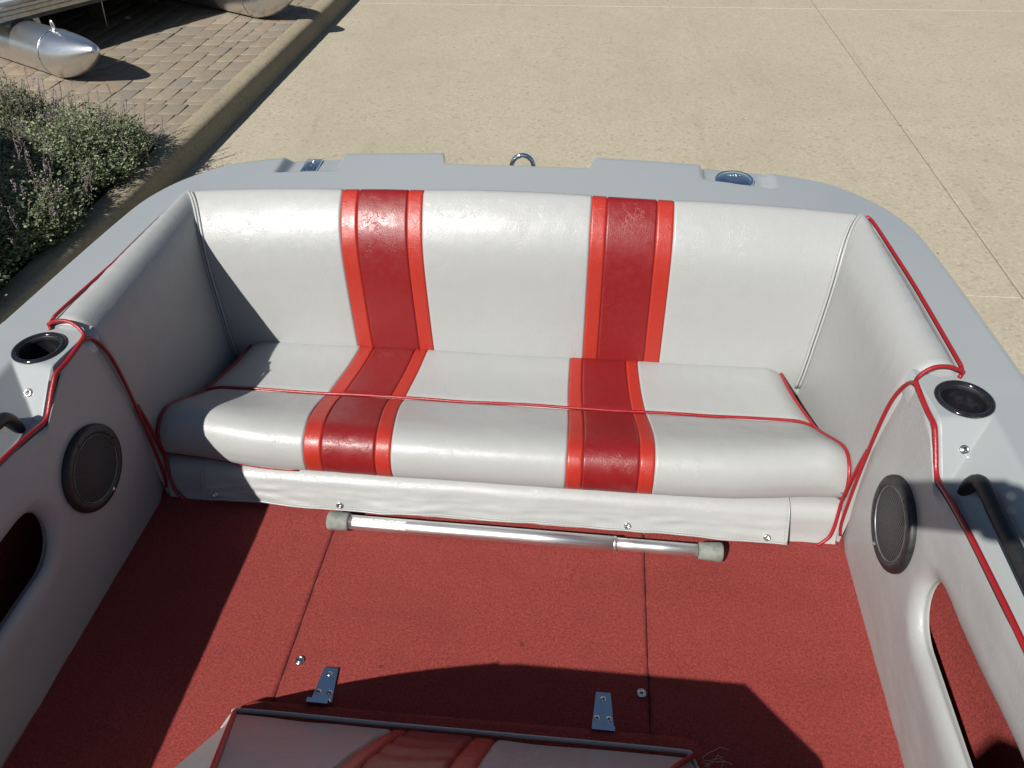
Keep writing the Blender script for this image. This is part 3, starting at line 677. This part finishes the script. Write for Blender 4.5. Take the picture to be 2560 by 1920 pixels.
def bolster_x(y, z):
    t = min(1, max(0, (y-2.012)/.5)); sec = BOL[0]*(1-t)+BOL[1]*t; k0 = int(np.argmax(sec[:, 1])); q = sec[k0:][::-1]
    return float(np.interp(z, q[:, 1], q[:, 0]))
for sx in (1, -1):                                                  # twin sewn welts where back and bolster meet
    for dx, dd in ((.0, .0), (.0075, .001)):
        pth = []
        for i in range(3, len(BP)-9):
            x0 = .715
            for _ in range(3): p_ = back_pt(x0, i, .003); x0 = bolster_x(p_[1], p_[2])
            pth.append((sx*(x0-.003-dx), p_[1]-.0005-dd, p_[2]))
        tube('corner_welt', pth, .0030, 'vinyl_white', back, 6)
# --- seat base with bulging front and the hanging skirt
prof = cr([(2.12, .080), (2.06, .081), (2.034, .077), (2.019, .060), (2.013, .038), (2.008, .016), (2.000, -.004)], 7)
P = [[(x, y+.003*nz(x, 1, z, 7)+.004*(abs(x)/.69)**4, z) for y, z in prof] for x in np.linspace(-.705, .705, 90)]
base = grid('seat_base', P, 'vinyl_white', boat)
for sx in (1, -1):
    pe = cr([(.7045, 2.026, .25), (.701, 2.028, .205), (.699, 2.031, .149), (.699, 2.034, .098), (.697, 2.024, .068), (.694, 2.014, .042), (.688, 2.006, .022), (.676, 2.001, .008), (.669, 2.000, .001)], 8)*[sx, 1, 1]
    tube('base_piping', pe, .0036, 'vinyl_piping', base, 8)
SKP = cr([(2.060, .0845), (2.034, .0815), (2.017, .070), (2.008, .052), (2.001, .034), (1.992, .012)], 12)
def skirt_pt(x, t):
    q = t*(len(SKP)-1); i = min(int(q), len(SKP)-2); y, z = SKP[i]+(SKP[i+1]-SKP[i])*(q-i)
    wv = (.006*nz(x, t*.25, 3, 7)+.004*nz(x, t*.5, 9, 17))*t*t
    return np.array([x, y+wv-.010*max(0, (x-.1)/.5)*t*t+.004*(abs(x)/.69)**4, z+(.005*nz(x, 0, 1, 5)+.003)*t*t*t])
P = []; skx = np.linspace(-.618, .603, 150)
for x in skx:
    r1 = [skirt_pt(x, t) for t in np.linspace(0, 1, 30)]; r2 = [p+np.array([0, .003, 0]) for p in r1[::-1]]
    P.append(r1+r2)
sk = grid('seat_skirt', P, 'vinyl_white', boat, closev=True)
st = Acc()                                                          # hem stitching
for x in np.arange(-.61, .60, .0075):
    p = skirt_pt(x, .93)+[0, -.0008, 0]; q = skirt_pt(x+.0045, .93)+[0, -.0008, 0]; st.add(tube_geo([p, (p+q)/2, q], .0007, 4))
for x in (-.612, .597):
    for t in np.arange(.25, .92, .07):
        p = skirt_pt(x, t)+[0, -.0008, 0]; q = skirt_pt(x, t+.045)+[0, -.0008, 0]; st.add(tube_geo([p, (p+q)/2, q], .0007, 4))
st.build('stitching', 'vinyl_white', sk, True, 'stuff')
hem = [skirt_pt(x, .985)+[0, -.001, 0] for x in skx]; tube('hem', hem, .0022, 'vinyl_white', sk, 6)
hem = [skirt_pt(-.617, t)+[0, -.001, 0] for t in np.linspace(0, 1, 12)]; tube('hem', hem, .0018, 'vinyl_white', sk, 6)
hem = [skirt_pt(.602, t)+[0, -.001, 0] for t in np.linspace(0, 1, 12)]; tube('hem', hem, .0018, 'vinyl_white', sk, 6)
for x in (-.592, -.318, .285, .563):
    p = skirt_pt(x, .90); lathe('snap', [(.0001, .0015), (.0028, .0012), (.0034, .0042), (.0052, .0050), (.0068, .0036), (.0072, -.001)], p, (0, -.86, .5), 'steel', sk, 20)

# --- fittings on the transom
cap = lathe('fuel_cap', [(.044, -.006), (.0445, .004), (.0435, .0065), (.040, .008), (.0375, .0062), (.036, .0078), (.033, .0092), (.02, .0102), (.0001, .0105)], (.498, 2.656, .4705), (0, 0, 1), 'chrome', boat, 48)
tube('script_mark', [(.484, 2.664, .4815), (.487, 2.667, .4817), (.489, 2.664, .4817), (.493, 2.6655, .4817), (.496, 2.664, .4817), (.500, 2.6655, .4817), (.504, 2.664, .4817), (.508, 2.667, .4815), (.512, 2.665, .4815)], .0009, 'steel', cap, 5, 4)
cl = box('pop_up_cleat', (-.5235, 2.622, .4600), (-.4845, 2.704, .4745), 'chrome', boat, .003)
N0 = len(COL.objects)
arch = cr([(-.515, 2.636, .4751), (-.515, 2.662, .4751), (-.5125, 2.676, .4751), (-.504, 2.682, .4751), (-.4955, 2.676, .4751), (-.493, 2.662, .4751), (-.493, 2.636, .4751)], 6); tube('arch_groove', arch, .0009, 'steel', cl, 5)
arch = cr([(-.508, 2.640, .4751), (-.508, 2.658, .4751), (-.504, 2.668, .4751), (-.500, 2.658, .4751), (-.500, 2.640, .4751)], 6); tube('arch_groove', arch, .0008, 'steel', cl, 5)
lathe('rivet', [(.0001, .003), (.003, .002), (.004, -.001)], (-.504, 2.692, .4747), (0, 0, 1), 'steel', cl, 12)
for o in [cl]+list(cl.children):
    for v in o.data.vertices: v.co.z += -.003+max(0, v.co.y-2.622)*.02
tube('tow_ring', [(.008+.026*math.cos(a), 2.690+.004*math.sin(a), .475+.026*math.sin(a)) for a in np.linspace(0, 2*math.pi, 33)], .0058, 'chrome', boat, 12)
lathe('tow_ring_base', [(.0001, .012), (.014, .010), (.020, 0), (.022, -.012)], (.008, 2.700, .452), (0, .5, .85), 'chrome', boat, 20)
raw('tow_bracket', *boxgeo((-.03, 2.645, .40), (.046, 2.72, .446)), 'hull_paint', boat, False)

# ------------------------------------------------------------------ loose stern seat cushion
cu = empty('seat_cushion', (-.015, 2.2, .08), 'long white vinyl bench cushion with red stripes and red piping on the stern seat', 'cushion')
CP = cr([(2.395, .100), (2.397, .128), (2.388, .144), (2.368, .151), (2.30, .150), (2.215, .1505), (2.205, .1495), (2.195, .152), (2.14, .168), (2.09, .181), (2.058, .182), (2.034, .171), (2.019, .150), (2.013, .124), (2.018, .099), (2.036, .083)], 8)
def seam_i(): return int(np.argmin(np.abs(CP[:, 0]-2.205)+(CP[:, 1] < .15)*9))
SI = seam_i(); NE = len(CP)
def cush_pt(x, i, off):
    y, z = CP[i]; wid = .628+(.700-.628)*ss(2.40, 2.05, y); e = abs(x+.004)/.70
    xx = x*(wid/.70); a = CP[min(i+1, len(CP)-1)]-CP[max(i-1, 0)]; n = np.array([a[1], -a[0]])/np.linalg.norm(a)
    if n[1] < 0 and z > .14: n = -n
    d_end = .70-abs(x); roundz = -.016*max(0, 1-d_end/.05)**2 if z > .12 else 0
    wv = .0014*nz(x, y, z, 9)+.0005*nz(x, y, z, 31)
    rise = .012*ss(.1, .7, abs(x))*ss(2.22, 2.06, y)*(1 if z > .12 else .3)
    return (xx, y+n[0]*(off+wv)+.022*ss(.45, .70, abs(x))*ss(2.2, 2.04, y), z+n[1]*(off+wv)+roundz+rise)
CX = [(-.70, -.400, 'w'), (-.400, -.363, 'o'), (-.363, -.252, 'r'), (-.252, -.219, 'o'), (-.219, .158, 'w'), (.158, .190, 'o'), (.190, .301, 'r'), (.301, .331, 'o'), (.331, .70, 'w')]
NMC = {'w': ('rear_panel', 'front_panel'), 'o': ('rear_edge_stripe', 'front_edge_stripe'), 'r': ('rear_centre_stripe', 'front_centre_stripe')}
for a, b, c in CX:
    for part, (i0, i1) in enumerate(((0, SI), (SI, len(CP)-1))):
        P = []
        for x in edge_samples(a, b, 40 if c == 'w' else 8):
            d = min(x-a if a > -.69 else 9, b-x if b < .69 else 9); off = -.0028*max(0, 1-d/.0034)**1.6
            row = []
            for i in range(i0, i1+1):
                ds = abs(CP[i][0]-CP[SI][0]) if CP[i][1] > .14 else 9
                fr = ss(2.20, 2.04, CP[i][0]); wx = x+.006*ss(2.2, 2.4, CP[i][0])+(.020*fr*ss(-.70, -.40, x)*ss(.0, -.2, x) if x < 0 else -.003*fr)*(1 if abs(x) < .699 else 0)
                row.append(cush_pt(wx, i, off-.004*max(0, 1-ds/.012)**2))
            P.append(row)
        grid(NMC[c][part], P, VM[c], cu)
tube('seam_piping', [np.array(cush_pt(x, SI, -.0005))+[0, .003*nz(x, 0, 0, 6), 0] for x in np.linspace(-.700, .700, 120)], .0034, 'vinyl_piping', cu, 8)
for sx in (1, -1):
    end = [cush_pt(sx*.70, i, .002) for i in range(2, len(CP))]
    tube('end_piping', end, .0036, 'vinyl_piping', cu, 8)
    rim = [cush_pt(sx*.70, i, 0) for i in range(len(CP))]; cen = np.mean(rim, axis=0)
    raw('end_panel', [tuple(cen)]+rim, [(0, i+1, i+2) for i in range(len(rim)-1)]+[(0, len(rim), 1)], 'vinyl_white', cu)
tube('bottom_piping', [np.array(cush_pt(x, len(CP)-3, .002)) for x in np.linspace(-.69, -.41, 30)], .0034, 'vinyl_piping', cu, 8)
raw('bottom_board', *boxgeo((-.60, 2.09, .081), (.60, 2.37, .102)), 'wood', cu, False)

# ------------------------------------------------------------------ telescopic pole on the floor
py0, py1 = 1.957, 1.949; px0, px1 = -.331, .472
def pol(x): return np.array([x, py0+(py1-py0)*(x-px0)/(px1-px0), .0195])
po = empty('telescopic_pole', (0.07, 1.953, 0), 'silver telescopic pole with grey rubber ends on the carpet below the seat', 'pole')
axp = tuple((pol(1)-pol(0)))
tube('outer_tube', [pol(-.30), pol(-.1), pol(.1), pol(.262)], .0148, 'tube_aluminium', po, 24)
tube('inner_tube', [pol(.25), pol(.3), pol(.35), pol(.44)], .0128, 'tube_aluminium', po, 24)
lathe('collar', [(.0130, .002), (.0152, .0015), (.0152, -.003), (.0149, -.004)], pol(.262), axp, 'tube_aluminium', po, 24)
lathe('rubber_end', [(.0150, .045), (.0178, .0445), (.0190, .041), (.0193, .018), (.0196, .006), (.0188, .001), (.016, -.0005), (.0001, -.001)], pol(px0), axp, 'rubber_grey', po, 28)
lathe('rubber_end', [(.0130, -.047), (.0160, -.0465), (.0172, -.043), (.0188, -.018), (.0196, -.005), (.0188, -.001), (.016, .0005), (.0001, .001)], pol(px1), axp, 'rubber_grey', po, 28)
P = []
for x in np.linspace(-.278, -.165, 12): P.append([pol(x)+np.array([0, -.01495*math.cos(a), .01495*math.sin(a)]) for a in np.linspace(R(20), R(95), 10)])
grid('printed_label', P, 'sticker', po)

# ------------------------------------------------------------------ engine box hinged to the floor
eb = empty('engine_box', (0.005, 1.1, 0), 'engine box with white vinyl sides, red stripes and carpeted rim hinged to the floor', 'engine box')
bot = [(-.360, 1.534), (.378, 1.537), (.392, 1.512), (.388, .56), (-.372, .56), (-.378, 1.512)]
top = [(-.190, 1.272), (.235, 1.272), (.345, 1.150), (.350, .60), (-.335, .60), (-.330, 1.150)]
def ebp(x, t):
    """aft face: x across at the bottom scale, t 0 bottom .. 1 top (curving into the top)"""
    z = .030+(.425-.030)*t; y = 1.535+(1.272-1.535)*t+.010*math.sin(math.pi*t)
    w0, w1 = -.364+.174*t, .382-.147*t
    return (w0+(w1-w0)*x, y+.0025*nz(x*3, t, 4, 6), z)
def xr(xb, t): return (xb+.356)/.734
ES = [(-.364, -.097, 'w'), (-.097, -.072, 'o'), (-.072, .036, 'r'), (.036, .072, 'o'), (.072, .382, 'w')]
for a, b, c in ES:
    P = []
    for x in edge_samples(a, b, 24 if c == 'w' else 7):
        d = min(x-a if a > -.35 else 9, b-x if b < .37 else 9); off = -.005*max(0, 1-d/.007)**1.6; row = []
        for t in np.linspace(0, 1, 40):
            w0, w1 = -.364+.174*t, .382-.147*t
            if abs(x) < .1: xw = x*(1-.05*t)
            elif x < 0: xw = -.097*(1-.05*t)+(x+.097)*((w0+.097*(1-.05*t))/(-.364+.097))
            else: xw = .072*(1-.05*t)+(x-.072)*((w1-.072*(1-.05*t))/(.382-.072))
            z = .030+(.425-.030)*t; y = 1.535+(1.272-1.535)*t+.010*math.sin(math.pi*t)
            pl_ = .0016*math.sin(t*34+.9*math.sin(x*50)) if c == 'r' else .0022*nz(x*2, t, 4, 5)
            e_ = .006*max(0, 1-t/.05)**2
            row.append((xw, y+(off+pl_)*.88-e_, z+(off+pl_)*.47))
        P.append(row)
    grid({'w': 'aft_panel', 'o': 'edge_stripe', 'r': 'pleated_stripe'}[c], P, VM[c], eb)
def ring_loft(name, polys, mat, close_top=False):
    n = len(polys[0]); V = [q for p in polys for q in p]; F = gridfaces(len(polys), n, closev=True)
    if close_top: F.append(tuple(range((len(polys)-1)*n, len(polys)*n)))
    return raw(name, V, F, mat, eb, False)
def sidefaces(i0, i1):
    a, b = bot[i0], bot[i1]; c, d = top[i0], top[i1]; P = []
    for s in np.linspace(0, 1, 10):
        P.append([((a[0]*(1-s)+b[0]*s)*(1-t)+(c[0]*(1-s)+d[0]*s)*t, (a[1]*(1-s)+b[1]*s)*(1-t)+(c[1]*(1-s)+d[1]*s)*t, .027+(.43-.027)*t) for t in np.linspace(0, 1, 12)])
    return P
for i in (1, 2, 3, 4, 5):
    grid('side_cover', sidefaces(i, (i+1) % 6), 'vinyl_white', eb)
raw('top_pad', [(x, y, .43) for x, y in top]+[(x*.93+.004, .9+(y-.9)*.94, .458) for x, y in top], gridfaces(2, 6, closev=True)+[tuple(range(6, 12))], 'vinyl_white', eb, False)
rim = [(-.374, .55), (-.374, 1.535), (-.366, 1.556), (-.348, 1.566), (.372, 1.574), (.394, 1.568), (.404, 1.548), (.404, .55)]
V, F = [], []
for z, ins in ((0.0, 0), (.014, 0), (.021, .004), (.025, .012), (.026, .05)): V += [((x-.012)*(1-ins/.38)+.012, .9+(y-.9)*(1-ins/.65), z) for x, y in rim]
raw('carpet_rim', V, gridfaces(5, 8, closev=True), 'carpet_red', eb)
tube('welt', cr([(-.376, 1.506, .031), (-.366, 1.531, .0325), (-.342, 1.5385, .0330), (-.1, 1.5395, .0320), (.1, 1.541, .0320), (.352, 1.5415, .0330), (.378, 1.536, .0325), (.391, 1.510, .031)], 8), .0038, 'vinyl_white', eb, 8)
tube('edge_piping', [(-.366+.174*t, 1.536+(1.272-1.535)*t+.010*math.sin(math.pi*t), .032+.395*t) for t in np.linspace(0, 1, 24)], .0042, 'vinyl_piping', eb, 8)
tube('edge_piping', [(.384-.147*t, 1.537+(1.272-1.535)*t+.010*math.sin(math.pi*t), .032+.395*t) for t in np.linspace(0, 1, 24)], .0042, 'vinyl_piping', eb, 8)
th = Acc()
for q in range(7):
    p0 = np.array([.404+random.uniform(-.01, .004), 1.535+random.uniform(-.01, .012), .020]); pts = [p0]
    for _ in range(4): pts.append(pts[-1]+np.array([random.uniform(.002, .014), random.uniform(-.010, .010), random.uniform(-.004, .007)]))
    th.add(tube_geo(cr(pts, 4), .0004, 4))
th.build('loose_threads', 'dry_leaf', eb, True, 'stuff')
for hx in (-.237, .243):
    y0 = 1.581
    V = [(hx-.0185, y0, .001), (hx+.0185, y0, .001), (hx+.0125, y0+.062, .001), (hx-.0125, y0+.062, .001)]; V += [(x, y, .0042) for x, y, _ in V]
    hg = raw('hinge', V, [(0, 3, 2, 1), (4, 5, 6, 7), (0, 1, 5, 4), (1, 2, 6, 5), (2, 3, 7, 6), (3, 0, 4, 7)], 'chrome', eb, False)
    for q in range(5):
        a = hx-.0185+.0075*q; lathe('knuckle', [(.0001, 0), (.0052, .0002), (.0052, .0066), (.0001, .0068)], (a, y0-.003, .0085), (1, 0, 0), 'chrome', hg, 14)
    b = Acc(); b.add(boxgeo((hx-.0185, y0-.014, .012), (hx+.0185, y0-.006, .0265))); b.build('box_leaf', 'chrome', hg, False)
    for sx_, sy_ in ((-.010, .016), (.010, .016), (0, .050)):
        s_, b_ = screw(hg, (hx+sx_, y0+sy_, .0040), (0, 0, 1), .0052, False); b_.build('cross_slot', 'screw_slot', hg, False)

# ------------------------------------------------------------------ trailer under the boat
def trailer(ox, oy, gz, label, bunk_top):
    t = empty('boat_trailer', (ox, oy, gz), label, 'trailer'); M_ = (ox, oy, 0)
    def bb(nm, lo, hi, m): return box(nm, (lo[0]+ox, lo[1]+oy, lo[2]), (hi[0]+ox, hi[1]+oy, hi[2]), m, t, .004)
    for sx in (-1, 1):
        bb('frame_rail', (sx*.50-.03, -1.9, gz+.26), (sx*.50+.03, 1.0, gz+.34), 'dark_metal')
        bb('bunk', (sx*.42-.04, -1.6, gz+.34), (sx*.42+.04, 1.1, bunk_top), 'wood')
        w_ = lathe('wheel', [(.0001, -.08), (.17, -.08), (.20, -.09), (.29, -.085), (.30, -.05), (.30, .05), (.29, .085), (.20, .09), (.17, .08), (.0001, .08)], (ox+sx*.76, oy+.2, gz+.30), (1, 0, 0), 'tyre', t, 28)
        lathe('rim', [(.0001, .085), (.10, .085), (.16, .092), (.165, .07)], (ox+sx*.76, oy+.2, gz+.30), (sx, 0, 0), 'brushed_aluminium', w_, 24)
    for y in (-1.5, -.6, .2, .95): bb('cross_beam', (-.74 if y == .2 else -.53, y-.03, gz+.24), (.74 if y == .2 else .53, y+.03, gz+.30), 'dark_metal')
    bb('drawbar', (-.04, -4.4, gz+.26), (.04, -1.5, gz+.34), 'dark_metal'); bb('jockey_wheel', (-.03, -4.3, gz), (.03, -4.2, gz+.26), 'dark_metal')
trailer(0, .9, G, 'dark steel trailer carrying the grey ski boat', -.27)

# ------------------------------------------------------------------ unseen covered boat, added and shaped to shade the shrubs
cb = empty('shade_caster_boat', (-5.0, -.2, GP), 'unseen covered grey boat added to shade the planting bed', 'boat')
P = []; Q = []
for y, wd, top_ in ((3.20, .55, 1.45), (3.05, .85, 1.60), (2.60, 1.14, 1.72), (1.5, 1.20, 1.78), (0, 1.20, 1.78), (-1.5, 1.1, 1.7), (-2.6, .7, 1.5), (-3.3, .1, 1.1)):
    P.append([(-4.75+wd*math.cos(a), y, .95-.90*math.sin(a)**.8 if 0 < a < 3.1415 else .95) for a in np.linspace(0, math.pi, 15)])
    Q.append([(-4.75+wd*1.02*math.cos(a), y, .93+(top_-.93)*max(0, math.sin(a))**.55) for a in np.linspace(0, math.pi, 25)])
grid('hull', P, 'hull_paint', cb); grid('cover', Q, 'boat_cover', cb)
trailer(-4.75, .2, GP, 'unseen dark steel trailer added under the shade-casting boat', .12)  # added out of view to carry the shade-casting boat

# ------------------------------------------------------------------ the person taking the picture, standing forward in the boat
ph = empty('smartphone', tuple(CAM_POS-CF*.012), 'black phone held up in one hand', 'phone')
pc = CAM_POS-CF*.010+CR*.052-CU*.022
V = [pc+CR*a*.0745+CU*b*.0370+CF*c*.004 for a in (-1, 1) for b in (-1, 1) for c in (-1, 1)]
raw('case', V, [(0, 1, 3, 2), (4, 6, 7, 5), (0, 4, 5, 1), (2, 3, 7, 6), (0, 2, 6, 4), (1, 5, 7, 3)], 'gloss_black', ph, False)
hand = pc+CR*.085-CU*.006-CF*.012
def skinned(name, chain, mat, parent, sub=2):
    """chain: dict of vertices name -> (pos, radius), edges list"""
    Vn, Ed = chain; names_ = list(Vn); me = bpy.data.meshes.new(name)
    me.from_pydata([tuple(Vn[q][0]) for q in names_], [(names_.index(a), names_.index(b)) for a, b in Ed], [])
    o = link(name, me, mat, parent, False); m = o.modifiers.new('Skin', 'SKIN')
    for i, q in enumerate(names_): me.skin_vertices[0].data[i].radius = (Vn[q][1],)*2; me.skin_vertices[0].data[i].use_root = (i == 0)
    m.use_smooth_shade = True; s = o.modifiers.new('Sub', 'SUBSURF'); s.levels = s.render_levels = sub
    return o
pe_ = empty('person', (.30, .33, 0), 'person in dark clothes standing in the boat holding up a phone', 'person')
bx, by = .30, .33
Vn = {'pelvis': ((bx, by, .92), .15), 'belly': ((bx, by, 1.08), .145), 'chest': ((bx, by+.01, 1.28), .165), 'neck': ((bx, by+.02, 1.44), .06), 'head0': ((bx, by+.03, 1.53), .085), 'head1': ((bx, by+.04, 1.64), .085),
      'shR': ((bx+.19, by+.02, 1.36), .06), 'elR': ((bx+.16, by+.22, 1.17), .045), 'wrR': (tuple(hand+Vector((.03, -.07, -.02))), .028),
      'shL': ((bx-.19, by+.0, 1.36), .06), 'elL': ((bx-.25, by-.03, 1.08), .045), 'wrL': ((bx-.24, by+.06, .84), .03), 'haL': ((bx-.235, by+.09, .74), .032),
      'hiR': ((bx+.10, by, .86), .10), 'knR': ((bx+.11, by+.02, .48), .068), 'anR': ((bx+.11, by-.01, .09), .045), 'toR': ((bx+.12, by+.17, .035), .035),
      'hiL': ((bx-.10, by, .86), .10), 'knL': ((bx-.11, by+.02, .48), .068), 'anL': ((bx-.11, by-.01, .09), .045), 'toL': ((bx-.12, by+.17, .035), .035)}
Ed = [('pelvis', 'belly'), ('belly', 'chest'), ('chest', 'neck'), ('neck', 'head0'), ('head0', 'head1'), ('chest', 'shR'), ('shR', 'elR'), ('elR', 'wrR'), ('chest', 'shL'), ('shL', 'elL'), ('elL', 'wrL'), ('wrL', 'haL'), ('pelvis', 'hiR'), ('hiR', 'knR'), ('knR', 'anR'), ('anR', 'toR'), ('pelvis', 'hiL'), ('hiL', 'knL'), ('knL', 'anL'), ('anL', 'toL')]
skinned('body', (Vn, Ed), 'cloth_navy', pe_)
Hn = {'w': (tuple(hand+Vector((.03, -.07, -.02))), .024), 'p': (tuple(hand+Vector((.012, -.03, -.004))), .026), 'k': (tuple(hand), .022)}; He = [('w', 'p'), ('p', 'k')]
for i, (u, l) in enumerate(((.030, .050), (.010, .055), (-.010, .052), (-.028, .044))):
    b0 = hand+CU*u; b1 = b0+CF*.024-CR*.010; b2 = b1-CR*l*.55+CF*.002; Hn['f%da' % i] = (tuple(b0), .010); Hn['f%db' % i] = (tuple(b1), .0085); Hn['f%dc' % i] = (tuple(b2), .0075); He += [('k', 'f%da' % i), ('f%da' % i, 'f%db' % i), ('f%db' % i, 'f%dc' % i)]
Hn['t0'] = (tuple(hand-CU*.02-CR*.01), .011); Hn['t1'] = (tuple(hand-CU*.034-CR*.035-CF*.004), .0095); Hn['t2'] = (tuple(hand-CU*.030-CR*.060-CF*.004), .008); He += [('p', 't0'), ('t0', 't1'), ('t1', 't2')]
skinned('hand', (Hn, He), 'skin', pe_)
